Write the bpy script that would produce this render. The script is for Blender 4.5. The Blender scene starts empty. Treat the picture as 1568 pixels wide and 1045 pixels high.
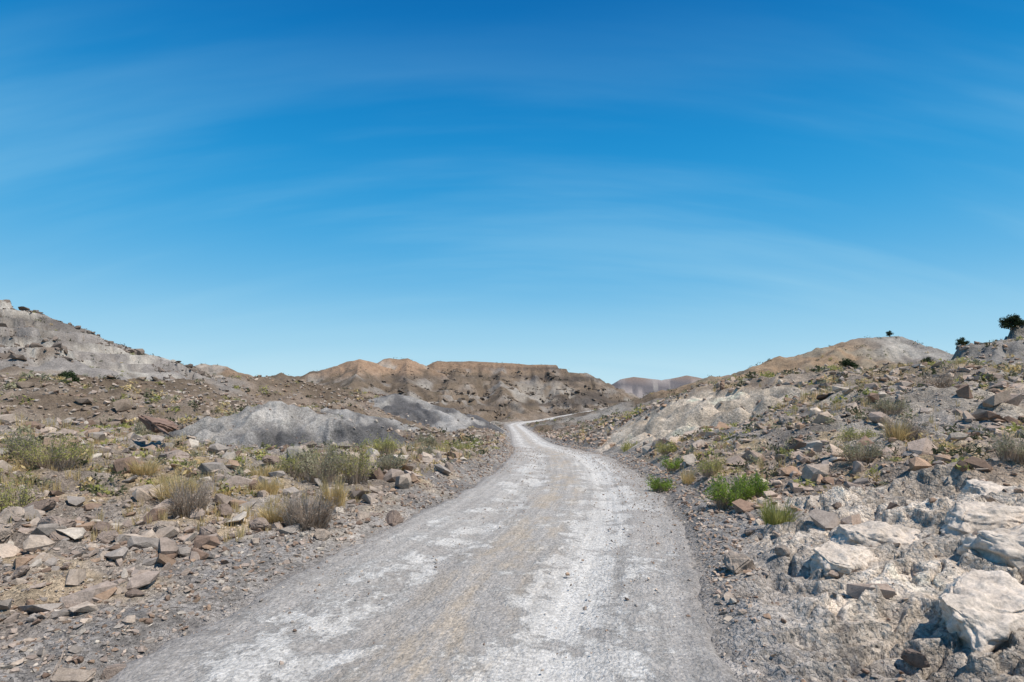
import bpy, bmesh, math, random
import numpy as np
from mathutils import Vector
from mathutils import noise as mn
random.seed(5)
rng = np.random.default_rng(11)
scene = bpy.context.scene

# ------------------------------------------------------------------ noise
_G = np.stack([np.cos(np.arange(256)/256*2*np.pi), np.sin(np.arange(256)/256*2*np.pi)], 1)
_PR = np.random.default_rng(3).permutation(256).astype(np.int64)
_GX = _G[_PR, 0].copy(); _GY = _G[_PR, 1].copy()
def gn(x, y, seed=0):
    x0 = np.floor(x); y0 = np.floor(y)
    fx = x-x0; fy = y-y0
    x0 = x0.astype(np.int64); y0 = y0.astype(np.int64)
    u = fx*fx*fx*(fx*(fx*6-15)+10); v = fy*fy*fy*(fy*(fy*6-15)+10)
    px0 = _PR[(x0+seed*57) & 255]; px1 = _PR[(x0+1+seed*57) & 255]
    def c(px, dx, dy):
        h = (px+y0+dy+seed*13) & 255
        return _GX[h]*(fx-dx)+_GY[h]*(fy-dy)
    a = c(px0, 0, 0); a += (c(px1, 1, 0)-a)*u
    b = c(px0, 0, 1); b += (c(px1, 1, 1)-b)*u
    return (a+(b-a)*v)*1.45
def sstep(a, b, x):
    t = np.clip((x-a)/(b-a), 0, 1)
    return t*t*(3-2*t)
def fbm(x, y, wl, octs, seed, cell=None, gain=0.5, ridge=False):
    out = np.zeros(np.shape(x)); amp = 1.0
    for o in range(octs):
        if cell is not None:
            wt = np.clip(wl/(2.5*cell)-0.6, 0, 1); m = wt > 0
            if not m.any(): break
            n = gn(x[m]/wl+seed*7.3, y[m]/wl-seed*3.1, seed+o)
            if ridge: n = 1-2.6*np.abs(n)
            out[m] += amp*n*wt[m]
        else:
            n = gn(x/wl+seed*7.3, y/wl-seed*3.1, seed+o)
            if ridge: n = 1-2.6*np.abs(n)
            out += amp*n
        amp *= gain; wl = wl/2.03
    return out

# ------------------------------------------------------------------ road line
RY = np.array([-60, -20, 0, 3.8, 4.84, 6.2, 7.8, 10.7, 16.4, 23, 35, 56, 100, 140, 166, 182, 200, 225, 260, 300, 340, 400.])
RX = np.array([-15, -5.6, -1.35, -.62, -.44, -.13, .28, .84, 1.55, 1.95, 2.2, 2.1, 1.8, 1.2, 1.0, 3.2, 10, 22, 40, 66, 110, 180.])
RZ = np.array([0, 0, 0, 0, 0, 0, -.04, -.2, -.54, -.95, -2.0, -3.8, -6.3, -8.3, -9.4, -9.9, -10.3, -9.9, -9.2, -8.6, -7, -5.])
_fy = np.arange(-60, 400.01, .1)
def hermite(xs, ys, q):
    d = np.diff(ys)/np.diff(xs); m = np.empty_like(ys)
    m[1:-1] = (d[1:]*np.diff(xs)[:-1]+d[:-1]*np.diff(xs)[1:])/(xs[2:]-xs[:-2]); m[0] = d[0]; m[-1] = d[-1]
    i = np.clip(np.searchsorted(xs, q)-1, 0, len(xs)-2)
    h = xs[i+1]-xs[i]; t = (q-xs[i])/h
    return (2*t**3-3*t**2+1)*ys[i]+(t**3-2*t**2+t)*h*m[i]+(-2*t**3+3*t**2)*ys[i+1]+(t**3-t**2)*h*m[i+1]
_fx = hermite(RY, RX, _fy); _fz = hermite(RY, RZ, _fy); _fs = np.gradient(_fx, _fy)
def road_info(x, y):
    cx = np.interp(y, _fy, _fx); cz = np.interp(y, _fy, _fz); sl = np.interp(y, _fy, _fs)
    return (x-cx)/np.sqrt(1+sl*sl), cz
HALF = 2.05

# ------------------------------------------------------------------ broad terrain (surveyed spot heights)
SPOTS = np.array([
 (-4,2,.12),(-4,4,.15),(-6,6,.3),(-10,8,.45),(-20,12,.6),(-3,8,.12),(-4,12,.0),(-8,14,.3),(-15,16,.6),(-30,20,1.0),
 (-20,3,.6),(-30,-10,1),(-8,-10,.3),(-3.6,17,-.25),(-1.7,18,-.35),(-1.2,30,-1.5),(-3,60,-3.3),
 (-18,24,-.6),(-10,22,-1.0),(-28,30,-.1),(-6,30,-2.0),(-40,40,1.4),(-25,45,.2),(-15,50,-1.8),(-60,45,2),
 (-10,70,-4.4),(-2,95,-6.3),(-8,130,-8.2),(-4,170,-9.6),(-40,160,-7),(-100,180,-3),(30,205,-10.4),(66,300,-9.2),(40,235,-10),
 (100,350,-8),(0,350,-9),(-150,350,-6),(300,600,-16),(0,1000,-18),(-800,1000,-8),(900,1000,-14),(0,3000,-14),(150,400,-14),
 (-90,90,3),(-70,60,2.6),(-120,60,6),
 (4,3,.15),(5.2,5.8,.55),(3.6,9,.12),(6,9,.6),(9,15,1.0),(4.8,15,.05),(14,12,1.5),(6,22,-.1),(10,22,1.15),(16,22,1.9),
 (7.6,26,-.2),(9,29,.7),(11,32,1.6),
 (25,20,2.05),(12.3,34,1.8),(15,34,2.2),(27,30,2.2),(9,38,.3),(7,42,-.9),(11,38,1.0),(20,45,2.2),(40,45,2.5),(5.6,42,-1.9),
 (30,60,2.3),(50,60,2.8),(15,60,-1.2),(8,60,-3.2),(15,80,-2.2),(10,80,-4.4),(12,120,-7),(32,130,-3.6),(45,180,-7.4),(40,90,2.0),
 (20,75,-1.3),(24,95,-3.0),(18,120,-6.2),(22,160,-8.6),(7,100,-6.6),(14,150,-8.8),(22,60,.5),(7,75,-4.8),(30,110,-2.6),
 (60,90,3.5),(90,60,4),(6,4,.55),(10,5,1.1),(15,0,1.5),(6,-6,.5),(20,-15,1.5),(120,20,4),(-120,-60,3),(120,-80,3),(0,-100,0),
 (0,-800,0),(800,0,8),(-800,0,8),(-3000,3000,-5),(3000,3000,-5)], float)
def warp(x, y): return np.arcsinh(x/5), np.arcsinh(y/5)
def scl(x, y): return 1+np.sqrt(x*x+y*y)/20
_cu, _cv = warp(SPOTS[:, 0], SPOTS[:, 1]); _val = SPOTS[:, 2]/scl(SPOTS[:, 0], SPOTS[:, 1])
_n = len(SPOTS)
_K = np.sqrt((_cu[:, None]-_cu[None])**2+(_cv[:, None]-_cv[None])**2+.02)
_A = np.zeros((_n+3, _n+3)); _A[:_n, :_n] = _K
_P = np.stack([np.ones(_n), _cu, _cv], 1); _A[:_n, _n:] = _P; _A[_n:, :_n] = _P.T
_w = np.linalg.solve(_A, np.concatenate([_val, np.zeros(3)]))
def broad(x, y):
    u, v = warp(x, y); o = _w[_n]+_w[_n+1]*u+_w[_n+2]*v
    for i in range(_n):
        o = o+_w[i]*np.sqrt((u-_cu[i])**2+(v-_cv[i])**2+.02)
    return o*scl(x, y)

# ------------------------------------------------------------------ hills: crest polylines
HILLS = [
 ('A', [(-75,50,3.2),(-56,57,2.9),(-43.6,65,2.7),(-35,80,2.9),(-24.4,95,.9),(-15,105,-2.4),(-7,112,-5.6)], .26, 18, 7, 1.7, 1),
 ('B', [(-150,105,26),(-108,120,18.9),(-105,125,18.6),(-98,125,15.4),(-91.6,130,11.9),(-87,130,9.4),(-84,135,8.9),(-81,140,6.7),(-78,150,4)], .44, 28, 9, 2.8, 2),
 ('C', [(-140,250,10.5),(-136,250,11.6),(-126,250,10)], .40, 24, 9, 2.0, 3),
 ('C2', [(-84,200,5.6),(-81,200,6.5),(-78,200,5.6)], .42, 22, 9, 1.3, 3),
 ('D', [(-108,280,5.5),(-96,280,9.2),(-85,280,13),(-75,280,15),(-67,282,13)], .48, 30, 12, 4.6, 3),
 ('D1', [(-75,280,14),(-66,240,5),(-60,200,-3)], .42, 18, 9, 4.0, 3),
 ('E', [(-67,300,16.4),(-55,300,16.4),(-48,305,13.4)], .5, 32, 12, 4.6, 3),
 ('E1', [(-55,298,15),(-47,255,4),(-38,215,-4)], .42, 18, 9, 4.0, 3),
 ('F', [(-47,320,13.6),(-42,320,16.0),(-9,320,15.6),(18.7,320,14.2),(42.6,320,8.4),(53.6,322,3),(72,325,-4.6)], .55, 34, 13, 5.2, 4),
 ('F1', [(-28,315,13),(-30,270,3),(-27,215,-5)], .42, 18, 9, 4.2, 4),
 ('F4', [(-5,318,13),(-6,290,5),(-4,255,-3)], .42, 18, 9, 4.2, 4),
 ('F2', [(20,318,12),(22,300,5),(24,278,-3)], .42, 18, 9, 3.4, 4),
 ('G', [(262,1500,6),(290,1500,23),(372,1500,27),(544,1500,30),(800,1500,32),(1400,1500,34)], .6, 80, 60, 9, 5),
 ('H', [(46,120,2.8),(51.8,120,6.6),(61.4,120,8.3),(71,120,11),(78,120,12.1),(81,120,12),(87.6,122,9.3),(93,124,8.2),(115,130,9)], .30, 24, 9, 2.3, 6),
 ('I', [(44,66,3.4),(47,62,4.7),(49,60,6.0),(51.4,60,7),(54,60,7.8),(65,58,9.5),(90,55,12)], .38, 16, 6, 1.1, 7),
 ('M1', [(-14.2,26.3,-.2),(-12.6,27,.75),(-11.2,27.3,1.0),(-9.9,27.4,.65),(-8.4,27.0,.4),(-7.2,27.4,-.2),(-5.6,28,-1.2)], .36, 6, 2.4, .6, 8),
 ('M1b', [(-11.6,27,.7),(-11.0,23.4,-.6)], .45, 5, 2.0, .4, 8),
 ('M1c', [(-8.6,27.0,.35),(-7.7,23.4,-1.0)], .45, 5, 2.0, .4, 8),
 ('M2', [(-22,89,-.9),(-18.5,88,.5),(-15,88,.3),(-12,87,-.9),(-9.5,87,-1.3),(-6,86,-3.4)], .30, 14, 4, 1.3, 9),
 ('M3', [(-25,76,-1.8),(-20.5,76,-1.9),(-17,76,-3)], .40, 10, 4, .9, 9),
 ('M4', [(-19,58,-.6),(-15.5,58,-.7),(-12,58.5,-1.5),(-9.5,59,-2.6)], .36, 10, 3.4, .9, 9),
]
def hill(x, y, pts, slope, H, gwl, gamp, seed, cell):
    best = np.full(x.shape, -1e9); s0 = 0
    for (a, b) in zip(pts[:-1], pts[1:]):
        ax, ay, az = a; bx, by, bz = b
        dx, dy = bx-ax, by-ay; L = math.hypot(dx, dy)
        tr = ((x-ax)*dx+(y-ay)*dy)/(L*L); t = np.clip(tr, 0, 1)
        dist = np.hypot(x-ax-dx*t, y-ay-dy*t)
        cz = az+(bz-az)*t
        z0 = cz-H*(1-np.exp(-slope*dist/H))-.07*dist
        m = z0+gamp*1.2 > best
        if not m.any(): s0 += L; continue
        xm, ym, dm, tm, trm = x[m], y[m], dist[m], t[m], tr[m]
        perp = (xm-ax)*(-dy/L)+(ym-ay)*(dx/L); ex = (trm-tm)*L
        along = s0+tm*L+gwl*1.6*np.arctan2(ex, np.abs(perp)+1e-3)
        side = np.where(perp > 0, 37.0, 0.0)
        g = 1-np.abs(gn(along/gwl+side+.25*gn(xm/gwl, ym/gwl, seed+9), dm/(gwl*5)+side, seed))*2.2
        g = g+.5*(1-np.abs(gn(along/gwl*2.3+side, dm/(gwl*3), seed+1))*2.2)
        best[m] = np.maximum(best[m], z0[m]-gamp*g*.6*np.clip(dm/(gwl*1.2), 0, 1)); s0 += L
    return best

def ground(x, y, full=False):
    x = np.asarray(x, float); y = np.asarray(y, float)
    r = np.sqrt(x*x+y*y)+.3; cell = .0066*r
    z = broad(x, y); kind = np.zeros(x.shape, int)
    d, cz = road_info(x, y)
    e = np.maximum(np.abs(d)-HALF-.1, 0)
    far = np.clip(r/14, .35, 6)
    calm = 1-.72*sstep(-2, 6, x)*sstep(.6, .42, x/np.maximum(y, 1))*sstep(24, 40, y)*sstep(230, 170, y)
    z = z+.30*far*fbm(x, y, 9*1.0, 3, 3, cell)*sstep(0, 6, e)*np.clip(r/10, .2, 1)*calm
    z = z+.9*np.clip(r/60-.4, 0, 6)*fbm(x, y, 34, 3, 5, cell)*sstep(2, 14, e)*calm
    for i, (nm, pts, sl, H, gwl, ga, kd) in enumerate(HILLS):
        P = np.array(pts); ext = {5: 500, 8: 14, 9: 30}.get(kd, 95)
        m = (x > P[:, 0].min()-ext) & (x < P[:, 0].max()+ext) & (y > P[:, 1].min()-ext) & (y < P[:, 1].max()+ext)
        if not m.any(): continue
        h = hill(x[m], y[m], pts, sl, H, gwl, ga, 20+3*i, cell[m])
        zm = z[m]; km = kind[m]; w = h > zm
        k = .4 if kd in (8,) else 1.0
        z[m] = np.maximum(h, zm)+k*.17*np.exp(-np.abs(h-zm)/k); km[w] = kd; kind[m] = km
    hm = np.where((kind > 0) & (kind != 8) & (kind != 5))[0]
    if len(hm):
        a = np.clip((r[hm]-40)/160, .18, 1.0)
        a = a*np.where((kind[hm] == 4) | (kind[hm] == 3), sstep(16, 8, z[hm]), 1)
        z[hm] += 2.0*a*fbm(x[hm], y[hm], 15, 4, 71, cell[hm], .55, True)*.5-.3*a
    hm = np.where(kind == 8)[0]
    if len(hm): z[hm] += .16*fbm(x[hm], y[hm], 1.7, 3, 73, cell[hm], .5, True)
    # bedded ledges
    lm = np.where((kind == 2) | (kind == 4) | (kind == 7))[0]
    if len(lm):
        xl, yl, zl = x[lm], y[lm], z[lm]
        led = sstep(-.1, .35, fbm(xl, yl, 25, 2, 61))
        st = 2.2; q = zl/st+.3*gn(xl/30, yl/30, 66); fr = q-np.floor(q)
        z[lm] = zl+led*st*(sstep(.38, .62, fr)-fr)*.9
    # eroded small relief
    big = np.clip(r/25, 0, 1)
    z = z+sstep(.3, 3.5, e)*(.15*(1-big)+.36*big)*fbm(x, y, 2.6, 4, 31, cell, .55, True)*.55
    z = z+sstep(.1, 1.5, e)*.06*fbm(x, y, .7, 4, 41, cell, .62)
    # pale outcrop lower right: broken bedded bedrock
    oc = np.exp(-(((x-5.3)/3.1)**2+((y-4.9)/3.1)**2)**2); on = np.where(oc > 1e-3)[0]
    if len(on):
        xo, yo, co_ = x[on], y[on], cell[on]
        ocn = sstep(.18, .45, oc[on]+.42*fbm(xo, yo, 1.8, 4, 77)); oc[:] = 0; oc[on] = ocn
        zo = z[on]+ocn*.36*np.clip(fbm(xo+.4*yo, yo*1.2, 1.9, 3, 80, co_, .45, True), -.9, .8)*.5
        wv = .16*gn(xo/1.6, yo/1.6, 78)+.09*gn(xo/.45, yo/.45, 79)+.04*gn(xo/.15, yo/.15, 76)
        q = (zo+.06*yo-.14*xo+wv)/.13; fr = q-np.floor(q)
        zo = zo+ocn*.13*(sstep(.74, .95, fr)-fr)
        ck = np.abs(gn(xo/.75+.3*gn(xo/.3, yo/.3, 81), yo/.5, 82)); zo = zo-ocn*.08*np.exp(-(ck/.05)**2)
        z[on] = zo+ocn*.015*fbm(xo, yo, .25, 3, 83, co_, .7)
    # white face of the cut bank
    fc = np.exp(-(((x-8.6)/5.0)**2+((y-28.2)/6.6)**2)**2); fn = np.where(fc > 1e-3)[0]
    if len(fn):
        xo, yo = x[fn], y[fn]
        f2 = sstep(.18, .5, fc[fn]+.35*fbm(xo, yo, 3.2, 4, 91)); fc[:] = 0; fc[fn] = f2
        z[fn] -= f2*1.0*np.clip(fbm(xo*.35+yo*.95, (xo-yo*.35)*.35, 1.5, 3, 93, cell[fn], .6, True), -.7, 1)*.6
    lim = .14*np.minimum(e, .9)+.62*np.maximum(e-.6, 0)
    up = cz+lim+.03*sstep(0, .4, e)+.03*gn(x/.5, y/.5, 97)*sstep(0, .8, e); dn = cz-.5*e-.02
    fade = sstep(360, 300, y)*1.0
    zc = np.minimum(np.maximum(z, dn), up)
    z = zc*fade+z*(1-fade)
    z = z+.025*sstep(.0, .5, e)*fbm(x, y, .22, 3, 98, cell, .6)
    z = z+.05*np.exp(-((e-.35)/.3)**2)*(.6+.8*gn(x/.8, y/.8, 99))*sstep(0, .15, e)   # graded windrow
    under = sstep(HALF+.12, HALF-.25, np.abs(d))*fade
    z = z-under*(.06+.0016*r)
    if full: return z, kind, d, e, oc, fc, r, cell
    return z

def colour(x, y, z, kind, d, e, oc, fc, r, cell):
    def C(*c): return np.array(c)[None]
    n1 = fbm(x, y, 7, 5, 101)[:, None]; n2 = fbm(x, y, 1.3, 4, 103, cell)[:, None]; n3 = fbm(x, y, 40, 4, 105)[:, None]
    n4 = fbm(x, y, 12, 5, 107, cell, .7)[:, None]
    mix = lambda a, b, t: a*(1-t)+b*t
    right = sstep(0, 3, d)[:, None]
    base = mix(C(.285, .23, .183), C(.385, .298, .222), right)
    base = mix(base, C(.32, .275, .233), sstep(-.2, .4, n1))
    base = mix(base, C(.42, .31, .185), .85*sstep(.0, .5, n2-.2*n1)*(1-.7*(1-right)*sstep(7.5, 5, r)[:, None]))
    farm = sstep(20, 50, r)[:, None]
    base = mix(base, mix(C(.19, .142, .10), C(.275, .218, .167), sstep(-.3, .5, n4)), farm*(1-.55*right*sstep(80, 50, r)[:, None]))
    base = mix(base, C(.48, .41, .33), .75*sstep(.15, .45, fbm(x, y, 5, 4, 111)[:, None])*(.4+.6*right)*(1-.75*farm))
    pl = (sstep(26, 36, y)*sstep(14, 20, x)*sstep(110, 80, y))[:, None]
    base = mix(base, C(.39, .29, .16), .75*pl*sstep(-.4, .3, n1))
    tone = np.zeros((len(x), 3))+base
    orange = C(.32, .213, .138); brown = C(.168, .126, .088); grey = C(.275, .247, .217); pale = C(.45, .405, .345); dark = C(.095, .08, .07)
    def put(k, col):
        m = kind == k
        tone[m] = col[m]
    zz = z[:, None]
    put(1, mix(mix(brown, C(.26, .20, .15), sstep(-.4, .4, n4)), grey, .85*sstep(.0, .5, n3+.5*n4)))
    b2 = mix(C(.27, .24, .213), pale*.95, sstep(-.15, .25, n4))
    b2 = mix(b2, mix(brown, C(.27, .207, .157), .6), .9*sstep(-.05, .3, -n3+.9*n4-.1))
    b2 = mix(b2, dark, .7*sstep(.25, .55, gn(zz[:, 0]/2.2, x/40, 145)[:, None]+.3*n4))
    put(2, b2)
    hi = sstep(4, 11, zz+4*n4)
    strat = sstep(.1, .45, gn(z/1.9+.2*n4[:, 0], x/90, 141))[:, None]
    put(3, mix(mix(mix(brown, grey, .7*sstep(.1, .5, n4)), mix(orange, pale*.9, .7*sstep(.1, .4, n3+.4*n4)), hi), dark*1.2, .35*strat))
    b4 = mix(mix(brown, C(.245, .187, .137), sstep(-.3, .3, n4)), orange*.85, sstep(6, 13, zz+3*n4))
    b4 = mix(b4, grey, .7*sstep(.1, .4, n4-.2*n3))
    b4 = mix(b4, dark*1.1, .45*strat)
    b4 = mix(b4, dark*.7, sstep(.45, .75, gn(z/2.6, x/60, 140)[:, None]+.35)*sstep(-30, 30, x)[:, None]*.75)
    put(4, b4)
    s5 = gn(z/5.5, x/900, 150)[:, None]
    put(5, mix(mix(C(.14, .125, .125), C(.31, .265, .24), sstep(-.1, .15, s5)), C(.24, .18, .145), sstep(18, 22, zz)))
    wx = sstep(66, 80, x)[:, None]
    h6 = mix(mix(C(.34, .235, .148), C(.28, .225, .16), sstep(-.1, .4, n4)), mix(grey, pale, sstep(-.1, .5, n4)), wx*sstep(-.5, .0, n3+.6*n1))
    put(6, mix(mix(brown, grey, .6*sstep(-.2, .4, n4)), h6, sstep(-2, 3, zz)))
    put(7, mix(grey, C(.30, .262, .212), sstep(-.2, .5, n4)))
    put(8, mix(mix(C(.155, .146, .138), C(.285, .265, .242), sstep(-.4, .2, n1+.6*n2)), C(.45, .41, .36), sstep(-.5, .5, zz+.7*n1)*.85))
    put(9, mix(C(.125, .117, .112), C(.36, .333, .30), sstep(-.15, .3, n4+.12*(zz+1.5))))
    pp = sstep(.3, .55, fbm(x, y, 30, 4, 160)[:, None])*sstep(60, 100, r)[:, None]*sstep(6, 0, zz)
    tone = mix(tone, pale*.85, .55*pp)
    tone = mix(tone, C(.60, .505, .405)*(1+.2*n2), oc[:, None]*.95)
    tone = mix(tone, C(.66, .545, .42)*(1+.2*n2+.12*fbm(x, y, .5, 3, 172, cell)[:, None]), fc[:, None]*.96)
    v = (1-sstep(.3, 1.5, e+.5*n2[:, 0]))[:, None]
    tone = mix(tone, C(.318, .289, .26), v*.85)
    tone = tone*(1+.22*n2+.1*fbm(x, y, .3, 2, 170, cell)[:, None]+.10*fbm(x, y, 5, 4, 171, cell, .8)[:, None])
    return np.clip(tone, .03, .74)

# ------------------------------------------------------------------ mesh helpers
def make_mesh(name, V, F, col=None, smooth=False, mats=(), mi=None, extra=None):
    me = bpy.data.meshes.new(name)
    V = np.ascontiguousarray(V, np.float32); F = np.ascontiguousarray(F, np.int32); k = F.shape[1]
    me.vertices.add(len(V)); me.vertices.foreach_set('co', V.ravel())
    me.loops.add(F.size); me.loops.foreach_set('vertex_index', F.ravel())
    me.polygons.add(len(F)); me.polygons.foreach_set('loop_start', np.arange(len(F), dtype=np.int32)*k)
    if mi is not None: me.polygons.foreach_set('material_index', np.ascontiguousarray(mi, np.int32))
    me.update(calc_edges=True)
    me.polygons.foreach_set('use_smooth', np.full(len(F), smooth))
    if col is not None:
        a = me.color_attributes.new('Col', 'FLOAT_COLOR', 'POINT')
        a.data.foreach_set('color', np.concatenate([col, np.ones((len(col), 1))], 1).astype(np.float32).ravel())
    if extra is not None:
        a = me.attributes.new('rd', 'FLOAT_VECTOR', 'POINT')
        a.data.foreach_set('vector', extra.astype(np.float32).ravel())
    ob = bpy.data.objects.new(name, me); scene.collection.objects.link(ob)
    for m in mats: me.materials.append(m)
    return ob

def new_mat(name):
    m = bpy.data.materials.new(name); m.use_nodes = True
    nt = m.node_tree; b = nt.nodes['Principled BSDF']; b.inputs['Roughness'].default_value = .93
    b.inputs['Specular IOR Level'].default_value = .15
    return m, nt, b
def N(nt, t, **kw):
    n = nt.nodes.new(t)
    for k, v in kw.items(): setattr(n, k, v)
    return n
def mathn(nt, op, a, b=None):
    n = N(nt, 'ShaderNodeMath', operation=op)
    for i, v in enumerate((a, b)):
        if v is None: continue
        if isinstance(v, (int, float)): n.inputs[i].default_value = v
        else: nt.links.new(v, n.inputs[i])
    return n.outputs[0]
def mixc(nt, mode, fac, a, b):
    n = N(nt, 'ShaderNodeMix', data_type='RGBA', blend_type=mode)
    for i, v in ((0, fac), (6, a), (7, b)):
        if isinstance(v, (int, float)): n.inputs[i].default_value = v
        elif isinstance(v, tuple): n.inputs[i].default_value = (*v, 1)
        else: nt.links.new(v, n.inputs[i])
    return n.outputs[2]
def noise(nt, vec, scale, detail=5, rough=.6):
    n = N(nt, 'ShaderNodeTexNoise'); n.inputs['Scale'].default_value = scale
    n.inputs['Detail'].default_value = detail; n.inputs['Roughness'].default_value = rough
    nt.links.new(vec, n.inputs['Vector']); return n.outputs[0]
def ramp(nt, v, lo, hi, a=0., b=1.):
    n = N(nt, 'ShaderNodeMapRange', interpolation_type='SMOOTHSTEP')
    nt.links.new(v, n.inputs[0])
    for i, x in enumerate((lo, hi, a, b)): n.inputs[i+1].default_value = x
    return n.outputs[0]
def grey3(nt, v):
    c = N(nt, 'ShaderNodeCombineXYZ')
    for i in range(3): nt.links.new(v, c.inputs[i])
    return c.outputs[0]
def voro(nt, vec, scale):
    vo = N(nt, 'ShaderNodeTexVoronoi'); vo.inputs['Scale'].default_value = scale; nt.links.new(vec, vo.inputs['Vector'])
    sc = N(nt, 'ShaderNodeSeparateColor'); nt.links.new(vo.outputs['Color'], sc.inputs[0]); return sc.outputs[0], vo.outputs['Distance']
def ground_like(name, s1, s2, amt, bump, vscale=None):
    m, nt, b = new_mat(name)
    at = N(nt, 'ShaderNodeAttribute', attribute_name='Col'); tc = N(nt, 'ShaderNodeTexCoord')
    o = tc.outputs['Object']
    a = noise(nt, o, s1); c = noise(nt, o, s2, 4, .7)
    f = mathn(nt, 'ADD', ramp(nt, a, .3, .7, 1-amt, 1+amt), ramp(nt, c, .3, .7, -amt*.9, amt*.9))
    col = mixc(nt, 'MULTIPLY', 1., at.outputs['Color'], grey3(nt, f))
    h = mathn(nt, 'ADD', mathn(nt, 'MULTIPLY', a, .6), mathn(nt, 'MULTIPLY', c, .4))
    if vscale:
        vc, vd = voro(nt, o, vscale)
        col = mixc(nt, 'MULTIPLY', .8, col, grey3(nt, ramp(nt, vc, 0, 1, .68, 1.29)))
        h = mathn(nt, 'ADD', h, mathn(nt, 'MULTIPLY', vd, -.6))
        g = noise(nt, o, .45, 9, .72)      # metre-scale roughness for the slopes
        col = mixc(nt, 'MULTIPLY', .8, col, grey3(nt, ramp(nt, g, .3, .7, .70, 1.25)))
        b0 = N(nt, 'ShaderNodeBump'); b0.inputs['Strength'].default_value = .75; b0.inputs['Distance'].default_value = .9
        nt.links.new(g, b0.inputs['Height'])
    bp = N(nt, 'ShaderNodeBump'); bp.inputs['Strength'].default_value = bump; bp.inputs['Distance'].default_value = .03
    if vscale: nt.links.new(b0.outputs[0], bp.inputs['Normal'])
    nt.links.new(h, bp.inputs['Height']); nt.links.new(bp.outputs[0], b.inputs['Normal'])
    nt.links.new(col, b.inputs['Base Color'])
    return m
m_ground = ground_like('desert_soil', 3.5, 22, .17, 1.0, 26)
m_rock = ground_like('rock', 9, 45, .18, .7)
m_big = ground_like('boulder_stone', 5, 30, .22, 1.0)

# road material
m_road, nt, b = new_mat('packed_clay_road')
at = N(nt, 'ShaderNodeAttribute', attribute_name='rd'); v = at.outputs['Vector']
sp = N(nt, 'ShaderNodeSeparateXYZ'); nt.links.new(v, sp.inputs[0])
def mapped(sx, sy):
    mp = N(nt, 'ShaderNodeMapping'); mp.inputs['Scale'].default_value = (sx, sy, 1); nt.links.new(v, mp.inputs[0]); return mp.outputs[0]
big = noise(nt, mapped(1, .35), .9, 6, .6)
pat = noise(nt, mapped(1, .9), 1.8, 12, .76)
pat2 = noise(nt, mapped(1, .5), .55, 5, .6)
fine = noise(nt, mapped(1, 1), 30, 5, .7)
mid = noise(nt, mapped(1, .8), 6, 6, .65)
lines = noise(nt, mapped(7, .22), 1.2, 4, .6)
dd = sp.outputs[0]
def band(c, w):
    t = mathn(nt, 'ABSOLUTE', mathn(nt, 'ADD', dd, -c)); return ramp(nt, t, w, w*.1)
col = mixc(nt, 'MIX', ramp(nt, big, .35, .65), (.42, .378, .335), (.50, .458, .408))
col = mixc(nt, 'MIX', mathn(nt, 'MULTIPLY', ramp(nt, mid, .38, .62), .6), col, (.365, .33, .293))
tracks = mathn(nt, 'ADD', mathn(nt, 'MULTIPLY', band(.95, 1.1), .13), mathn(nt, 'MULTIPLY', band(-1.0, .9), .09))
pf = ramp(nt, mathn(nt, 'ADD', mathn(nt, 'ADD', mathn(nt, 'MULTIPLY', pat, .8), mathn(nt, 'MULTIPLY', pat2, .36)), tracks), .625, .69)
col = mixc(nt, 'MIX', mathn(nt, 'MULTIPLY', pf, .75), col, (.68, .64, .58))
och = mathn(nt, 'MULTIPLY', band(-.05, .85), ramp(nt, noise(nt, mapped(1.6, .5), 1.5, 6, .7), .44, .60))
col = mixc(nt, 'MIX', mathn(nt, 'MULTIPLY', och, .55), col, (.50, .39, .27))
ruts = mathn(nt, 'ADD', band(.62, .17), mathn(nt, 'ADD', band(1.25, .13), band(-.85, .16)))
col = mixc(nt, 'MIX', mathn(nt, 'MULTIPLY', mathn(nt, 'MULTIPLY', ruts, ramp(nt, big, .4, .6)), .45), col, (.33, .30, .268))
edge = ramp(nt, mathn(nt, 'ADD', mathn(nt, 'ABSOLUTE', dd), mathn(nt, 'MULTIPLY', mathn(nt, 'ADD', mid, pat2), .7)), 2.35, 2.85)
col = mixc(nt, 'MIX', mathn(nt, 'MULTIPLY', edge, .85), col, (.325, .295, .265))
col = mixc(nt, 'MULTIPLY', 1., col, grey3(nt, ramp(nt, fine, .3, .7, .80, 1.18)))
col = mixc(nt, 'MULTIPLY', 1., col, grey3(nt, ramp(nt, lines, .35, .65, .90, 1.08)))
vc, vd = voro(nt, v, 34)
col = mixc(nt, 'MULTIPLY', .8, col, grey3(nt, ramp(nt, vc, 0, 1, .80, 1.15)))
nt.links.new(col, b.inputs['Base Color'])
bp = N(nt, 'ShaderNodeBump'); bp.inputs['Strength'].default_value = .9; bp.inputs['Distance'].default_value = .03
hh = mathn(nt, 'ADD', mathn(nt, 'ADD', fine, mathn(nt, 'MULTIPLY', mid, 1.6)), mathn(nt, 'MULTIPLY', pf, .3))
hh = mathn(nt, 'ADD', hh, mathn(nt, 'ADD', mathn(nt, 'MULTIPLY', vd, -.5), mathn(nt, 'MULTIPLY', lines, .8)))
nt.links.new(hh, bp.inputs['Height']); nt.links.new(bp.outputs[0], b.inputs['Normal'])

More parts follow.
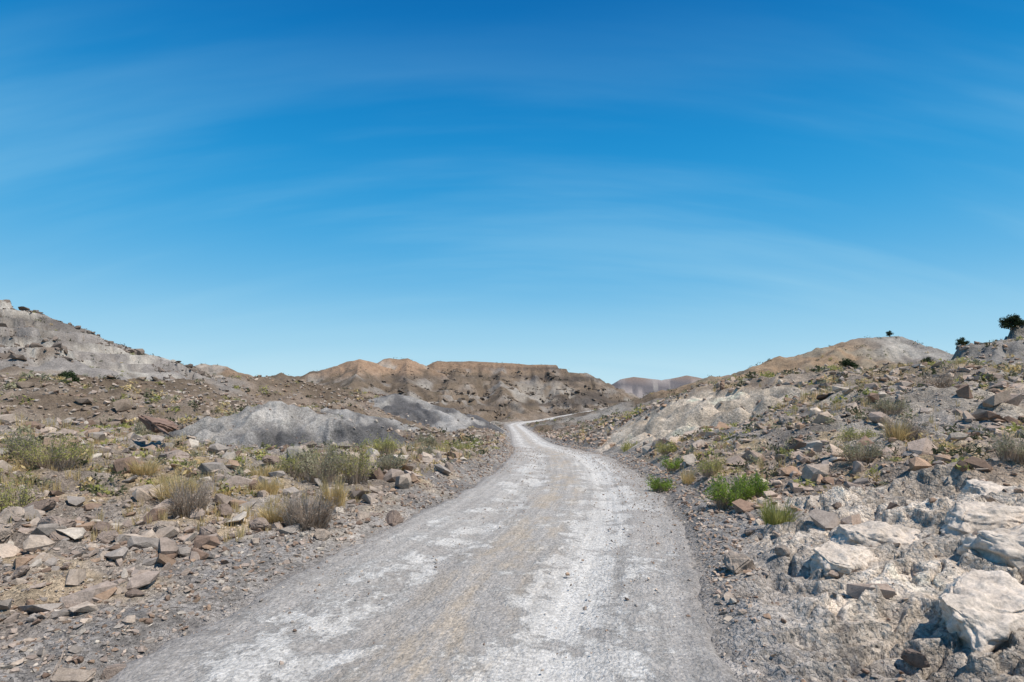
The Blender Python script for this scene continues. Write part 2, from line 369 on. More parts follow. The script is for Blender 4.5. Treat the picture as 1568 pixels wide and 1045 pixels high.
# ------------------------------------------------------------------ ground sheet
az = np.concatenate([np.linspace(-180, -56, 60, endpoint=False), np.linspace(-56, 56, 960, endpoint=False), np.linspace(56, 180, 61)])
az = np.radians(az)
rr = np.concatenate([[.02], np.geomspace(.4, 2.2, 20, endpoint=False), np.geomspace(2.2, 420, 820, endpoint=False), np.geomspace(420, 5000, 110)])
R, AZ = np.meshgrid(rr, az, indexing='ij'); gx = (R*np.sin(AZ)).ravel(); gy = (R*np.cos(AZ)).ravel()
G_ = ground(gx, gy, True); gz = G_[0]
gc = colour(gx, gy, *G_)
nr, na = R.shape
I = np.arange(nr*na).reshape(nr, na)
F = np.stack([I[:-1, :-1], I[:-1, 1:], I[1:, 1:], I[1:, :-1]], -1).reshape(-1, 4)[:, ::-1]
make_mesh('ground', np.stack([gx, gy, gz], 1), F, gc, True, [m_ground])

# ------------------------------------------------------------------ road strip
ys = np.concatenate([np.arange(-30, 2, .5), np.geomspace(2, 120, 900), np.arange(120.5, 345, .5)])
ds = np.linspace(-HALF-.30, HALF+.30, 84)
YY, DD = np.meshgrid(ys, ds, indexing='ij')
cx = np.interp(YY, _fy, _fx); cz = np.interp(YY, _fy, _fz); sl = np.interp(YY, _fy, _fs); nn = np.sqrt(1+sl*sl)
X = cx+DD/nn; Y = YY-DD*sl/nn
S = np.cumsum(np.concatenate([[0], np.hypot(np.diff(np.interp(ys, _fy, _fx)), np.diff(ys))]))[:, None]+0*DD
cell = .006*np.hypot(X, Y)+.01
ed = np.abs(DD)+.16*gn(S/.9, DD*0+3, 201)+.10*gn(S/.25, DD*0+9, 202)
rut = -.045*np.exp(-((DD-.95)/.3)**2)-.045*np.exp(-((DD+.75)/.3)**2)
Z = cz+.015+rut+.026*fbm(X, Y, 1.4, 4, 203, cell)+.012*fbm(X, Y, .2, 3, 207, cell)-.22*sstep(HALF-.05, HALF+.32, ed)
I = np.arange(X.size).reshape(X.shape)
F = np.stack([I[:-1, :-1], I[:-1, 1:], I[1:, 1:], I[1:, :-1]], -1).reshape(-1, 4)
make_mesh('dirt_road', np.stack([X, Y, Z], -1).reshape(-1, 3), F, None, True, [m_road], extra=np.stack([DD, S, 0*S], -1).reshape(-1, 3))
def road_z(x, y): return np.interp(y, _fy, _fz)+.015

# ------------------------------------------------------------------ stones
def hull(npts, flat, seed):
    rs = np.random.default_rng(seed); bm = bmesh.new()
    for _ in range(npts):
        p = rs.normal(size=3); p /= np.linalg.norm(p); p = np.sign(p)*np.abs(p)**.8
        bm.verts.new(tuple(p*np.array([1, .75, flat])*rs.uniform(.8, 1.05)))
    bmesh.ops.convex_hull(bm, input=bm.verts)
    bmesh.ops.delete(bm, geom=[g for g in bm.verts if not g.link_faces], context='VERTS')
    bmesh.ops.triangulate(bm, faces=bm.faces)
    bm.verts.index_update()
    V = np.array([v.co[:] for v in bm.verts])*.5; F = np.array([[v.index for v in f.verts] for f in bm.faces]); bm.free()
    return V, F
VARS = [hull(13+i % 5, [.35, .55, .7, .45][i % 4], 300+i) for i in range(16)]
def rotm(n, tilt):
    a = rng.uniform(0, 2*np.pi, n); b_ = rng.normal(0, tilt, n); c = rng.normal(0, tilt, n)
    ca, sa = np.cos(a), np.sin(a); cb, sb = np.cos(b_), np.sin(b_); cc_, sc_ = np.cos(c), np.sin(c); o = np.ones(n); z0 = np.zeros(n)
    Rz = np.stack([ca, -sa, z0, sa, ca, z0, z0, z0, o], 1).reshape(n, 3, 3)
    Rx = np.stack([o, z0, z0, z0, cb, -sb, z0, sb, cb], 1).reshape(n, 3, 3)
    Ry = np.stack([cc_, z0, sc_, z0, o, z0, -sc_, z0, cc_], 1).reshape(n, 3, 3)
    return Rx@Ry@Rz
def scatter(name, x, y, z, s, col, tilt=.35, sink=.12, mat=None):
    n = len(x); M = rotm(n, tilt); var = rng.integers(0, len(VARS), n); Vs = []; Fs = []; Cs = []; off = 0
    asp = rng.uniform(.75, 1.3, (n, 1, 3))
    for k, (bv, bf) in enumerate(VARS):
        m = np.where(var == k)[0]
        if len(m) == 0: continue
        v = (bv[None]*asp[m])@np.transpose(M[m], (0, 2, 1))*s[m][:, None, None]
        v[..., 0] += x[m][:, None]; v[..., 1] += y[m][:, None]; v[..., 2] += (z[m]+s[m]*sink)[:, None]
        Vs.append(v.reshape(-1, 3)); Fs.append((bf[None]+(off+np.arange(len(m))*len(bv))[:, None, None]).reshape(-1, 3))
        Cs.append(np.repeat(col[m], len(bv), 0)); off += len(m)*len(bv)
    return make_mesh(name, np.concatenate(Vs), np.concatenate(Fs), np.concatenate(Cs), False, [mat or m_rock])
def stone_cols(n, right=None):
    pal = np.array([(.355, .28, .226), (.315, .27, .23), (.44, .352, .275), (.215, .148, .108), (.47, .405, .33), (.345, .237, .163)])
    g = pal[rng.choice(6, n, p=[.28, .2, .18, .15, .09, .10])]
    if right is not None: g = g*(1+.12*right[:, None]*np.array([1.2, .8, .5]))
    return g*rng.uniform(.75, 1.15, (n, 1))
n = 80000
a = np.radians(rng.uniform(-52, 52, n)); r = np.exp(rng.uniform(math.log(2.4), math.log(110), n))
x, y = r*np.sin(a), r*np.cos(a)
zs, kd, d, e, oc, fc, _, _ = ground(x, y, True)
dens = .62+.6*fbm(x, y, 3.5, 3, 401)+.25*fbm(x, y, 14, 2, 402)
dens = np.where(e < .9, .8, dens)
dens = dens*(1-.93*oc)*(1-.95*fc)*np.where(kd == 8, .05, 1)*np.where(kd == 9, .1, 1)
keep = (e > .02) & (rng.uniform(size=n) < dens)
x, y, r, e, zs, d = x[keep], y[keep], r[keep], e[keep], zs[keep], d[keep]; n = len(x)
s = r*.0056*(rng.pareto(2.0, n)*.8+.75); s = np.clip(s, .016, np.minimum(.6, .055*r)); s = np.where(e < .8, np.minimum(s, .07+.002*r), s)
scatter('rubble', x, y, zs, s, stone_cols(n, (d > 0)*1.))
# fist-size clasts close to the verges
n = 9000; a = np.radians(rng.uniform(-56, 56, n)); r = rng.uniform(2.6, 11, n); x, y = r*np.sin(a), r*np.cos(a)
zs, kd, d, e, oc, fc, _, _ = ground(x, y, True)
k = (e > .1) & (rng.uniform(size=n) < (1-.95*oc)*np.where(d < 0, 1, .65)*(.7+.6*fbm(x, y, 1.8, 2, 404)))
x, y, zs, e = x[k], y[k], zs[k], e[k]; s = np.clip(.038*(rng.pareto(1.6, len(x))+.8), .025, .34); s = np.where(e < .7, np.minimum(s, .11), s)
scatter('rubble', x, y, zs, s, stone_cols(len(x))*.95)
# hillside outcrop blocks
def blocks(name, n, x0, x1, y0, y1, smin, smax, kinds, thr, col, zmax=99):
    x = rng.uniform(x0, x1, n); y = rng.uniform(y0, y1, n); zs, kd, *_ = ground(x, y, True)
    k = np.isin(kd, kinds) & (fbm(x, y, 14, 3, 430) > thr) & (zs < zmax)
    x, y, zs = x[k], y[k], zs[k]; s = np.clip(smin*(rng.pareto(1.8, len(x))+.8), 0, smax)
    c = np.array(col)[None]*rng.uniform(.65, 1.3, (len(x), 1))
    scatter(name, x, y, zs, s, c, .25, .1)
blocks('hillside_rocks', 7000, -150, -60, 75, 145, .38, 2.8, [2], .03, (.19, .15, .12))
blocks('hillside_rocks', 2500, 40, 85, 40, 70, .2, 1.6, [7], .0, (.24, .20, .165))
blocks('hillside_rocks', 6000, -80, -5, 35, 110, .22, 1.3, [1, 0], .0, (.24, .183, .137))
blocks('hillside_rocks', 5000, -60, 60, 215, 322, .6, 3.2, [4, 3], .1, (.16, .125, .095), 11)
# loose pebbles on the road, thicker toward its edges
n = 6000; yy = np.exp(rng.uniform(math.log(2.5), math.log(45), n)); dd_ = rng.uniform(-1, 1, n)
dd_ = np.sign(dd_)*2.25*np.abs(dd_)**.36
xx = np.interp(yy, _fy, _fx)+dd_; s = np.clip(.0022*yy*(rng.pareto(3, n)+.7), .006, .05)
scatter('road_pebbles', xx, yy, road_z(xx, yy)-.004, s, stone_cols(n)*1.15)

# ------------------------------------------------------------------ boulders
def finish_rock(name, bm, x, y, w, lift, rot, col, smooth=False):
    me = bpy.data.meshes.new(name); bm.to_mesh(me); bm.free()
    ca = me.color_attributes.new('Col', 'FLOAT_COLOR', 'POINT')
    ca.data.foreach_set('color', np.tile(np.array([*col, 1.], np.float32), len(me.vertices)))
    me.materials.append(m_big)
    if smooth: me.polygons.foreach_set('use_smooth', [True]*len(me.polygons))
    ob = bpy.data.objects.new(name, me); scene.collection.objects.link(ob)
    z = float(ground(np.array([x]), np.array([y]))[0])
    ob.location = (x, y, z+w*lift); ob.scale = (w, w, w); ob.rotation_euler = rot
    return ob
def boulder(name, x, y, w, flat=.6, tilt=.3, col=(.30, .26, .225), seed=0, lift=.15, rz=None, rough=.05, rounded=.035):
    rs = random.Random(seed); bm = bmesh.new()
    V, F_ = hull(16, flat, 900+seed)
    vs = [bm.verts.new(v) for v in V]
    for f in F_:
        try: bm.faces.new([vs[i] for i in f])
        except ValueError: pass
    bmesh.ops.recalc_face_normals(bm, faces=bm.faces)
    bmesh.ops.dissolve_limit(bm, angle_limit=.25, verts=bm.verts, edges=bm.edges)
    bmesh.ops.bevel(bm, geom=list(bm.edges), offset=rounded, segments=2, affect='EDGES')
    bmesh.ops.triangulate(bm, faces=bm.faces)
    bmesh.ops.subdivide_edges(bm, edges=[e_ for e_ in bm.edges if e_.calc_length() > .07], cuts=2, use_grid_fill=True)
    bmesh.ops.triangulate(bm, faces=bm.faces)
    bm.normal_update()
    for v in bm.verts:
        p = v.co*3+Vector((seed*3.7, 0, 0)); v.co += v.normal*(rough*mn.fractal(p*1.5, .6, 2, 5))
    return finish_rock(name, bm, x, y, w, lift, (rs.uniform(-tilt, tilt), rs.uniform(-tilt, tilt), rs.uniform(0, 6.28) if rz is None else rz), col)
def ledge(name, x, y, w, col, seed, lift=0., asp=.65, flat=.2):
    """weathered sandstone slab: planar-cut block, mostly buried"""
    rs = random.Random(seed); bm = bmesh.new(); bmesh.ops.create_icosphere(bm, subdivisions=6, radius=1)
    o = Vector((seed*5.1, seed*2.3, 0))
    planes = []
    for i in range(9):
        a = i/9*6.283+rs.uniform(-.3, .3); planes.append((Vector((math.cos(a), math.sin(a), rs.uniform(-.1, .5))).normalized(), rs.uniform(.55, .85)))
    planes += [(Vector((rs.uniform(-.25, .25), rs.uniform(-.25, .1), 1)).normalized(), .6), (Vector((rs.uniform(-.5, .5), -.5, 1)).normalized(), .66)]
    for v in bm.verts:
        q = v.co*1.15
        for (n_, dd_) in planes:
            k = q.dot(n_)-dd_
            if k > 0: q = q-n_*k*.93
        q = q*(1+.16*mn.noise(v.co*1.6+o)+.07*mn.noise(v.co*4+o))
        q = Vector((q.x*.62, q.y*.62*asp, q.z*.62*flat*2.2))
        b_ = (q.z+.15*q.x)*9+.9*mn.noise(q*3+o); fr = b_-math.floor(b_); st = (min(max((fr-.75)/.2, 0), 1)-fr)
        k = 1+.07*st; q.x *= k; q.y *= k
        q += v.co*.035*mn.fractal(q*7+o, .75, 2, 6)
        v.co = q
    return finish_rock(name, bm, x, y, w, lift, (rs.uniform(-.1, .1), rs.uniform(-.14, .02), rs.uniform(-.6, .6)), col, True)
BL = [(-5.2,6.5,.5,.6),(-4.9,6.8,.33,.8),(-4.2,6.9,.35,.6),(-3.3,7.4,.36,.6),(-1.78,8.5,.42,.75),(-2.15,8.2,.3,.6),(-5.0,6.3,.26,.7),
 (-1.95,5.0,.22,.6),(-2.9,3.75,.30,.6),(-2.75,3.95,.24,.6),(-3.9,4.1,.28,.6),(-2.4,9.8,.35,.4),(-1.8,10.5,.3,.5),(-6.4,5.6,.3,.5),
 (-5.6,8.6,.5,.4),(-7.5,7.7,.45,.4),(-9,9.5,.6,.45),(-4.6,9.8,.5,.35),(-4.5,5.2,.24,.5),(-3.3,5.0,.18,.6),(-5.6,6.2,.4,.55),(-3.7,6.9,.3,.6),(-6.1,7.3,.5,.5),
 (-5.9,6.7,.45,.6),(-4.6,6.5,.3,.7),(-3.9,7.7,.34,.6),(-2.4,7.2,.3,.55),(-7.2,12.2,.8,.4),(-5.4,12.9,.6,.4),(-10.5,13.0,.9,.4),(-3.4,3.3,.35,.6),(-4.4,3.6,.3,.6),
 (2.35,5.9,.44,.6),(2.68,5.05,.24,.6),(2.85,4.0,.22,.6),(2.78,5.85,.22,.6),(4.3,4.95,.28,.5),(4.2,7.4,.3,.5),(5.3,6.4,.3,.5),
 (3.0,7.2,.2,.5),(11.3,15.5,.7,.5),(7.5,15.5,.6,.4),(3.3,7.9,.22,.5),(6.6,8.4,.35,.45),(8.3,9.6,.45,.45),(5.0,10.5,.35,.5)]
for i, (x, y, w, fl) in enumerate(BL):
    c = [(.30, .235, .19), (.235, .177, .14), (.36, .29, .23)][i % 3]
    boulder('boulder', x, y, w, fl, .35, c, i, .12)
boulder('sandstone_block', 2.55, 3.55, .34, .5, .2, (.42, .285, .20), 71, .1)
SL = [(3.95,6.1,1.0),(3.6,4.3,1.0),(4.6,4.9,1.3),(3.2,5.5,.7),(4.9,5.9,1.0),(5.8,6.8,1.2),(3.7,3.4,.9),(5.6,5.2,1.2)]
for i, (x, y, w) in enumerate(SL):
    ledge('sandstone_ledge', x, y, w, (.57+.03*(i % 2), .48+.025*(i % 2), .39+.02*(i % 2)), 3+i, -.06)
sb = boulder('rock_slab', -9.2, 14.6, 1.3, .3, .0, (.22, .145, .11), 81, .42, .2); sb.rotation_euler[1] = .22
boulder('rock_slab', -8.9, 14.1, .9, .3, .05, (.32, .235, .18), 83, .1, .4)

# ------------------------------------------------------------------ plants
def leaf_mat(name, c1, c2, tr=.25):
    m, nt, b = new_mat(name)
    tc = N(nt, 'ShaderNodeTexCoord'); nz = noise(nt, tc.outputs['Object'], 9, 3, .7)
    gi = N(nt, 'ShaderNodeNewGeometry')
    f = mathn(nt, 'ADD', mathn(nt, 'MULTIPLY', gi.outputs['Random Per Island'], .6), mathn(nt, 'MULTIPLY', nz, .4))
    col = mixc(nt, 'MIX', ramp(nt, f, .25, .8), c1, c2); nt.links.new(col, b.inputs['Base Color'])
    t = N(nt, 'ShaderNodeBsdfTranslucent'); nt.links.new(col, t.inputs[0])
    ms = N(nt, 'ShaderNodeMixShader'); ms.inputs[0].default_value = tr
    nt.links.new(b.outputs[0], ms.inputs[1]); nt.links.new(t.outputs[0], ms.inputs[2]); nt.links.new(ms.outputs[0], nt.nodes['Material Output'].inputs[0])
    return m
M_green = leaf_mat('bright_leaf', (.14, .22, .03), (.32, .42, .07), .4)
M_sage = leaf_mat('sage_leaf', (.23, .215, .12), (.42, .39, .25), .35)
M_grass = leaf_mat('dry_grass_blade', (.50, .37, .16), (.74, .58, .31), .4)
M_twig = leaf_mat('dry_twig', (.29, .22, .165), (.50, .41, .32), .25)
M_dark = leaf_mat('juniper_leaf', (.025, .04, .018), (.065, .085, .035), .1)
M_yg = leaf_mat('yellow_green_leaf', (.29, .29, .08), (.52, .48, .18), .4)
M_dscrub = leaf_mat('dark_scrub_leaf', (.06, .07, .035), (.15, .145, .08))
def blades(n, rad, hgt, width, spread=.6, rs=None):
    rs = rs or rng
    a = rs.uniform(0, 2*np.pi, n); b0 = rad*.45*np.sqrt(rs.uniform(0, 1, n)); h = hgt*rs.uniform(.45, 1.05, n)
    out = (rad-b0)*rs.uniform(.1, 1, n)*spread*1.4; a2 = a+rs.normal(0, .5, n)
    p0 = np.stack([b0*np.cos(a), b0*np.sin(a), np.full(n, -.02)], 1)
    dirv = np.stack([np.cos(a2), np.sin(a2)], 1)
    h = h*np.sqrt(np.clip(1.1-(out/rad)**2, .15, 1))
    p1 = p0+np.concatenate([dirv*(out*.4)[:, None], (h*.6)[:, None]], 1)
    p2 = p0+np.concatenate([dirv*out[:, None], h[:, None]], 1)
    wa = rs.uniform(0, 2*np.pi, n); wv = np.stack([np.cos(wa), np.sin(wa), 0*wa], 1)*width*.5
    V = np.stack([p0-wv, p0+wv, p1-wv*.8, p1+wv*.8, p2], 1)
    Fb = np.array([[0, 1, 3], [0, 3, 2], [2, 3, 4]])
    return V, Fb, p1, p2
def leaves(p1, p2, per, size, rs=rng):
    n = len(p1)*per; t = rs.uniform(-.1, 1.05, (len(p1), per, 1))
    c = (p1[:, None]*(1-t)+p2[:, None]*t).reshape(-1, 3)+rs.normal(0, size*.9, (n, 3))
    c[:, 2] = np.maximum(c[:, 2], .01)
    u = rs.normal(size=(n, 3)); u /= np.linalg.norm(u, axis=1)[:, None]; w = rs.normal(size=(n, 3)); w -= (w*u).sum(1)[:, None]*u; w /= np.linalg.norm(w, axis=1)[:, None]
    s = size*rs.uniform(.5, 1.3, (n, 1))
    return np.stack([c-u*s, c+w*s*.35, c+u*s, c-w*s*.35], 1)
def assemble(name, parts, loc, mats):
    Vs = []; Fs = []; mi = []; off = 0
    for (V, Fb, k) in parts:
        nb, pv = V.shape[:2]; Vs.append(V.reshape(-1, 3))
        Fs.append((Fb[None]+(off+np.arange(nb)*pv)[:, None, None]).reshape(-1, 3)); mi.append(np.full(nb*len(Fb), k)); off += nb*pv
    ob = make_mesh(name, np.concatenate(Vs), np.concatenate(Fs), None, False, mats, np.concatenate(mi)); ob.location = loc
    return ob
LF = np.array([[0, 1, 2], [0, 2, 3]])
def gz1(x, y): return float(ground(np.array([float(x)]), np.array([float(y)]))[0])
def lumpy(V, w, h, seed):
    a = np.arctan2(V[..., 1], V[..., 0]); f = 1+.28*np.sin(2*a+seed)+.16*np.sin(5*a+2.3*seed)
    V = V.copy(); V[..., 0] *= f; V[..., 1] *= f; V[..., 2] *= 1+.22*np.sin(3*a+seed*1.7); return V
_sd = [0]
def shrub(name, x, y, w, h, mat, stems=260, per=6, leaf=.014, twig=M_twig):
    _sd[0] += 1.3
    V, Fb, p1, p2 = blades(stems, w/2, h, .007, .75)
    L = leaves(p1, p2, per, leaf)
    return assemble(name, [(lumpy(V, w, h, _sd[0]), Fb, 0), (lumpy(L, w, h, _sd[0]), LF, 1)], (x, y, gz1(x, y)), [twig, mat])
def tuft(name, x, y, w, h, mat, nb=500, width=.006):
    _sd[0] += 1.3
    V, Fb, p1, p2 = blades(nb, w/2, h, width, .7)
    return assemble(name, [(lumpy(V, w, h, _sd[0]), Fb, 0)], (x, y, gz1(x, y)), [mat])
# left side
shrub('rabbitbrush', -8.1, 10.0, 1.2, .6, M_yg, 460, 6, .018)
shrub('rabbitbrush', -8.9, 10.3, .7, .4, M_sage, 260, 6, .018)
shrub('rabbitbrush', -6.5, 7.4, .7, .45, M_yg, 300, 5, .015)
shrub('rabbitbrush', -3.65, 10.9, 1.2, .72, M_sage, 560, 7, .018)
shrub('rabbitbrush', -3.1, 11.3, .85, .7, M_yg, 320, 6, .018)
shrub('rabbitbrush', -4.4, 11.6, .8, .5, M_yg, 300, 6, .018)
shrub('dead_shrub', -2.75, 7.6, 1.0, .45, M_twig, 900, 2, .012)
shrub('dead_shrub', -4.3, 7.6, .8, .52, M_twig, 800, 2, .012)
tuft('bunch_grass', -4.8, 8.2, .8, .45, M_grass, 600)
tuft('bunch_grass', -2.75, 8.8, .5, .55, M_grass)
tuft('bunch_grass', -3.2, 7.7, .6, .3, M_grass)
tuft('bunch_grass', -7.0, 7.5, .5, .35, M_grass)
tuft('bunch_grass', -5.6, 9.2, .6, .35, M_grass)
tuft('bunch_grass', -4.0, 9.3, .5, .3, M_grass)
tuft('bunch_grass', -4.6, 10.6, .7, .35, M_grass)
tuft('bunch_grass', -6.6, 10.2, .7, .3, M_grass)
shrub('sagebrush', -13.5, 21, 1.2, .9, M_sage, 400, 6, .03)
shrub('sagebrush', -2.6, 17, .8, .45, M_sage, 260, 6, .02)
shrub('rabbitbrush', -3.7, 16.5, 1.0, .5, M_yg, 300, 6, .022)
shrub('rabbitbrush', -4.6, 18.5, 1.0, .5, M_yg, 300, 6, .022)
shrub('sagebrush', -2.9, 13.5, .7, .45, M_sage, 260, 6, .018)
shrub('sagebrush', -3.3, 22, 1.0, .5, M_sage, 260, 6, .03)
shrub('rabbitbrush', -2.3, 26, 1.2, .6, M_yg, 260, 6, .035)
# right side
shrub('green_shrub', 3.45, 9.1, .85, .45, M_green, 520, 9, .017)
shrub('green_shrub', 3.9, 9.25, .6, .38, M_green, 360, 9, .017)
shrub('green_shrub', 3.2, 12.3, .5, .3, M_green, 240, 8, .018)
tuft('bunch_grass', 3.3, 7.1, .55, .36, M_yg, 420)
tuft('bunch_grass', 3.9, 12.6, .6, .4, M_grass, 300)
shrub('sagebrush', 4.2, 12.0, .7, .4, M_yg, 260, 6, .018)
shrub('sagebrush', 5.9, 9.6, .75, .36, M_sage, 320, 6, .015)
shrub('dead_shrub', 7.3, 10.6, .7, .45, M_twig, 600, 3, .015)
tuft('bunch_grass', 7.1, 10.5, .6, .46, M_grass, 350)
shrub('sagebrush', 6.9, 7.8, .7, .38, M_sage, 320, 6, .014)
shrub('dead_shrub', 13.2, 17.6, 1.3, .75, M_twig, 700, 4, .03)
shrub('sagebrush', 7.4, 12.2, .8, .4, M_yg, 260, 6, .018)
shrub('sagebrush', 9.3, 14.0, .8, .4, M_sage, 260, 6, .02)
shrub('sagebrush', 4.9, 18.0, .9, .4, M_yg, 260, 6, .025)
shrub('sagebrush', 5.2, 25, 1.2, .5, M_yg, 260, 6, .035)
shrub('sagebrush', 4.3, 15, .7, .35, M_green, 220, 7, .022)

# dry grass mass
def grass_mass(name, x, y, h, mat, nb=14, wd=.03):
    z = ground(x, y); n = len(x)
    V, Fb, p1, p2 = blades(n*nb, .42, 1., wd, .7)
    V = V.reshape(n, nb, 5, 3)*h[:, None, None, None]
    V[..., 0] += x[:, None, None]; V[..., 1] += y[:, None, None]; V[..., 2] += z[:, None, None]
    return assemble(name, [(V.reshape(-1, 5, 3), Fb, 0)], (0, 0, 0), [mat])
def sample(n, rmin, rmax, azr=50):
    a = np.radians(rng.uniform(-azr, azr, n)); r = np.exp(rng.uniform(math.log(rmin), math.log(rmax), n)); return r*np.sin(a), r*np.cos(a), r
x, y, r = sample(26000, 4.5, 110)
_, kd, d, e, oc, fc, _, _ = ground(x, y, True)
pl = sstep(26, 36, y)*sstep(13, 20, x)
pr = np.clip(1.1*fbm(x, y, 4, 3, 501)-.02, 0, 1)+.6*pl+np.where((d < -1) & (y > 6.5) & (y < 21), .6*sstep(-.2, .3, fbm(x, y, 2.5, 2, 503)), 0)
k = (e > .9) & (rng.uniform(size=len(x)) < pr*(1-oc)*(1-fc)) & (kd < 8)
x, y, r = x[k], y[k], r[k]
h = rng.uniform(.09, .27, len(x))*np.clip(r/12, .8, 2.0)
grass_mass('dry_grass', x, y, h, M_grass)
def leaf_mass(name, x, y, z, h, mat, per=60):
    n = len(x); q = rng.normal(size=(n, per, 3)); q /= np.linalg.norm(q, axis=2)[..., None]; q *= rng.uniform(.3, 1, (n, per, 1))
    q[..., 2] = np.abs(q[..., 2])*.9; c = q*h[:, None, None]*np.array([.85, .85, .9])
    c[..., 0] += x[:, None]; c[..., 1] += y[:, None]; c[..., 2] += z[:, None]; c = c.reshape(-1, 3)
    u = rng.normal(size=c.shape); u /= np.linalg.norm(u, axis=1)[:, None]; w = rng.normal(size=c.shape); w /= np.linalg.norm(w, axis=1)[:, None]
    s = (np.repeat(h, per)*rng.uniform(.10, .26, len(c)))[:, None]
    V = np.stack([c-u*s, c+w*s*.5, c+u*s, c-w*s*.5], 1)
    return assemble(name, [(V, LF, 0)], (0, 0, 0), [mat])
x, y, r = sample(9000, 9, 200)
z, kd, d, e, oc, fc, _, _ = ground(x, y, True)
k = (e > 1.0) & (rng.uniform(size=len(x)) < .35+.8*fbm(x, y, 12, 2, 511)) & (kd < 8) & (oc < .3) & (fc < .3)
x, y, r, z = x[k], y[k], r[k], z[k]
h = rng.uniform(.12, .32, len(x))*np.clip(r/18, .8, 2.5)
q = rng.uniform(size=len(x))
for lo, hi, mt in ((0, .3, M_sage), (.3, .55, M_yg), (.55, .7, M_grass), (.7, 1, M_dscrub)):
    kk = (q >= lo) & (q < hi); leaf_mass('desert_scrub', x[kk], y[kk], z[kk], h[kk], mt, 40)
n = 7000; x = rng.uniform(-170, 110, n); y = rng.uniform(110, 330, n)
z, kd, d, e, *_ = ground(x, y, True); k = (e > 2) & (np.abs(x) < y*.95) & (fbm(x, y, 25, 3, 520) > -.25)
x, y, z = x[k], y[k], z[k]
leaf_mass('distant_scrub', x, y, z, rng.uniform(.35, 1.0, len(x)), M_dscrub, 14)

# junipers
def juniper(x, y, h, w, seed):
    rs = np.random.default_rng(seed)
    def limb(p, q, r0, r1, seg=6):
        p = np.array(p, float); q = np.array(q, float); dv = q-p; dv /= np.linalg.norm(dv); a = np.cross(dv, [.3, .9, .1]); a /= np.linalg.norm(a); b_ = np.cross(dv, a)
        th = np.arange(seg)/seg*2*np.pi; ring = np.cos(th)[:, None]*a+np.sin(th)[:, None]*b_
        return np.concatenate([p+ring*r0, q+ring*r1])
    Fl = np.array([[i, (i+1) % 6, 6+(i+1) % 6] for i in range(6)]+[[i, 6+(i+1) % 6, 6+i] for i in range(6)])
    top = np.array([.08*w, 0, h*.7]); L = [limb((0, 0, -.3), (.05*w, 0, h*.35), .07*h, .05*h), limb((.05*w, 0, h*.35), top, .05*h, .02*h)]
    cl = []
    for i in range(9):
        t = rs.uniform(.08, .8); st = np.array([.05*w, 0, h*.8*t]); a = rs.uniform(0, 6.28); rr_ = w*.5*rs.uniform(.45, .95)*math.sqrt(1-.7*t*t)
        en = st+np.array([math.cos(a)*rr_, math.sin(a)*rr_, h*rs.uniform(.05, .22)]); L.append(limb(st, en, .025*h, .01*h)); cl.append((en, rs.uniform(.14, .25)*w)); cl.append(((st+en)/2, rs.uniform(.12, .2)*w))
    cl.append((top+[0, 0, h*.15], .2*w)); cl.append((top, .24*w))
    c = []
    for (p, rd) in cl:
        q = rs.normal(size=(170, 3)); q /= np.linalg.norm(q, axis=1)[:, None]; c.append(p+q*rd*rs.uniform(.3, 1.1, (170, 1))*[1, 1, .8])
    c = np.concatenate(c); u = rs.normal(size=c.shape); u /= np.linalg.norm(u, axis=1)[:, None]; v_ = rs.normal(size=c.shape); v_ /= np.linalg.norm(v_, axis=1)[:, None]
    s = w*.04*rs.uniform(.6, 1.5, (len(c), 1)); V = np.stack([c-u*s, c+v_*s*.5, c+u*s, c-v_*s*.5], 1)
    assemble('juniper_tree', [(np.array(L), Fl, 0), (V, LF, 1)], (x, y, gz1(x, y)), [M_twig, M_dark])
juniper(52.6, 60, 1.3, 2.2, 1); juniper(48.2, 61, .9, 1.2, 2); juniper(54.5, 61, 1.1, 2, 3)
juniper(79.6, 120, 1.2, 1.4, 4); juniper(24.6, 42, 1.15, 1.5, 5); juniper(-47, 60, 1.0, 2.4, 6); juniper(-66, 82, 1.5, 3, 7)
juniper(-54, 110, 1.3, 2.4, 8); juniper(28.5, 45, .7, 1.5, 9); juniper(62, 100, 1.1, 1.8, 10); juniper(46, 63, .8, 1.3, 11)

# ------------------------------------------------------------------ light
EL, AZM = math.radians(61), math.radians(112)      # azimuth clockwise from +Y
sd = np.array([math.sin(AZM)*math.cos(EL), math.cos(AZM)*math.cos(EL), math.sin(EL)])
sun = bpy.data.lights.new('sun', 'SUN'); sun.energy = 5.0; sun.angle = math.radians(.53); sun.color = (1, .955, .89)
so = bpy.data.objects.new('sun', sun); scene.collection.objects.link(so); so.location = (20, 20, 60)
so.rotation_euler = Vector(sd).to_track_quat('Z', 'Y').to_euler()
w = bpy.data.worlds.new('World'); scene.world = w; w.use_nodes = True; nt = w.node_tree
bg = nt.nodes['Background']; bg.inputs['Strength'].default_value = .1
sky = N(nt, 'ShaderNodeTexSky', sky_type='NISHITA'); sky.sun_disc = False; sky.sun_elevation = EL; sky.sun_rotation = AZM
sky.altitude = 1800; sky.air_density = 1.0; sky.dust_density = .4; sky.ozone_density = 1.5
tc = N(nt, 'ShaderNodeTexCoord'); sp = N(nt, 'ShaderNodeSeparateXYZ'); nt.links.new(tc.outputs['Generated'], sp.inputs[0])
rp = N(nt, 'ShaderNodeValToRGB'); cr = rp.color_ramp; cr.interpolation = 'B_SPLINE'; nt.links.new(sp.outputs[2], rp.inputs[0])
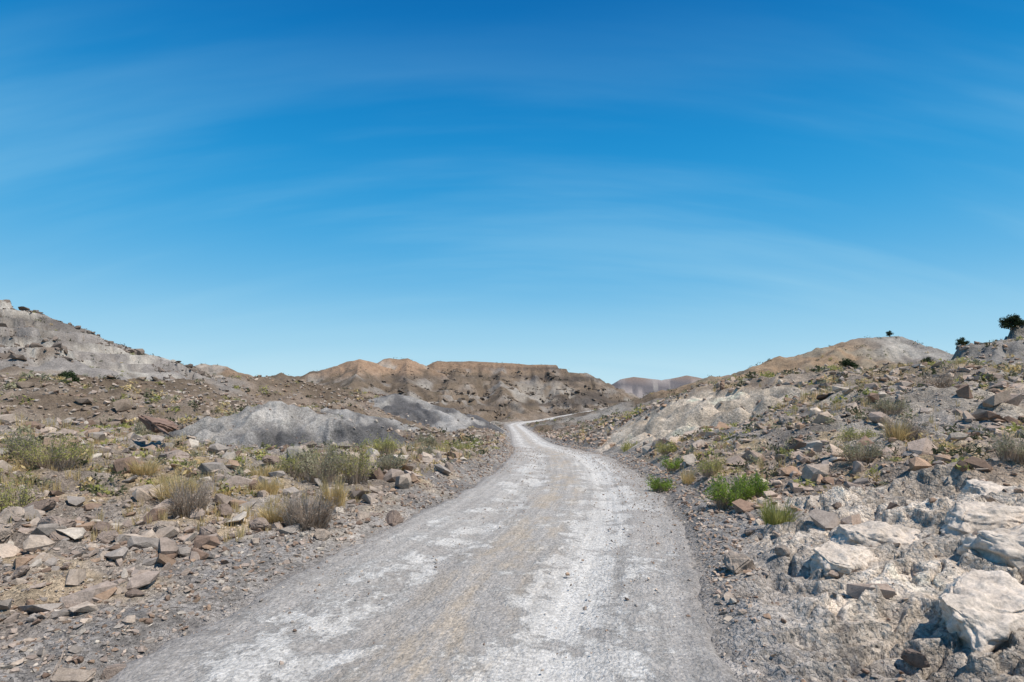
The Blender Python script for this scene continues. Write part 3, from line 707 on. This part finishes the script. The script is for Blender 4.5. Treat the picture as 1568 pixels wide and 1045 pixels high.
stops = [(0., (.56, .80, .91)), (.07, (.37, .68, .87)), (.17, (.13, .48, .80)), (.29, (.025, .35, .73)), (.42, (.004, .245, .61)), (.56, (.0, .155, .48)), (1., (.002, .07, .27))]
while len(cr.elements) < len(stops): cr.elements.new(.5)
for el, (p, c) in zip(cr.elements, stops): el.position = p; el.color = (*c, 1)
sc10 = N(nt, 'ShaderNodeVectorMath', operation='SCALE'); nt.links.new(rp.outputs[0], sc10.inputs[0]); sc10.inputs['Scale'].default_value = 10
base = mixc(nt, 'MIX', .95, sky.outputs[0], sc10.outputs[0])
zz = mathn(nt, 'ADD', mathn(nt, 'MAXIMUM', sp.outputs[2], 0), .45)
cb = N(nt, 'ShaderNodeCombineXYZ'); nt.links.new(mathn(nt, 'DIVIDE', sp.outputs[0], zz), cb.inputs[0]); nt.links.new(mathn(nt, 'DIVIDE', sp.outputs[1], zz), cb.inputs[1])
def cirrus(rot, seed, lo, hi, amt, prev):
    mp = N(nt, 'ShaderNodeMapping'); mp.inputs['Rotation'].default_value = (0, 0, math.radians(rot)); mp.inputs['Scale'].default_value = (.45, 3.2, 1); mp.inputs['Location'].default_value = (seed, seed*.7, 0)
    nt.links.new(cb.outputs[0], mp.inputs[0]); cn = noise(nt, mp.outputs[0], 1.4, 5, .5)
    f = mathn(nt, 'MULTIPLY', ramp(nt, cn, lo, hi), ramp(nt, sp.outputs[2], .62, .22, .0, 1.))
    return mixc(nt, 'MIX', mathn(nt, 'MULTIPLY', f, amt), prev, (3.6, 6.6, 8.5))
col = cirrus(-42, 2.1, .47, .72, .26, base)
col = cirrus(38, 5.3, .47, .72, .24, col)
nt.links.new(col, bg.inputs['Color'])

# ------------------------------------------------------------------ camera
cam = bpy.data.cameras.new('camera'); cam.lens = 20; cam.sensor_width = 36; cam.clip_end = 20000; cam.clip_start = .05
cam.shift_y = 68/1568
co = bpy.data.objects.new('camera', cam); scene.collection.objects.link(co); co.location = (0, 0, 2.0); co.rotation_euler = (math.radians(90), 0, 0)
scene.camera = co
scene.view_settings.view_transform = 'Standard'; scene.view_settings.look = 'None'; scene.view_settings.exposure = 0
print('done')
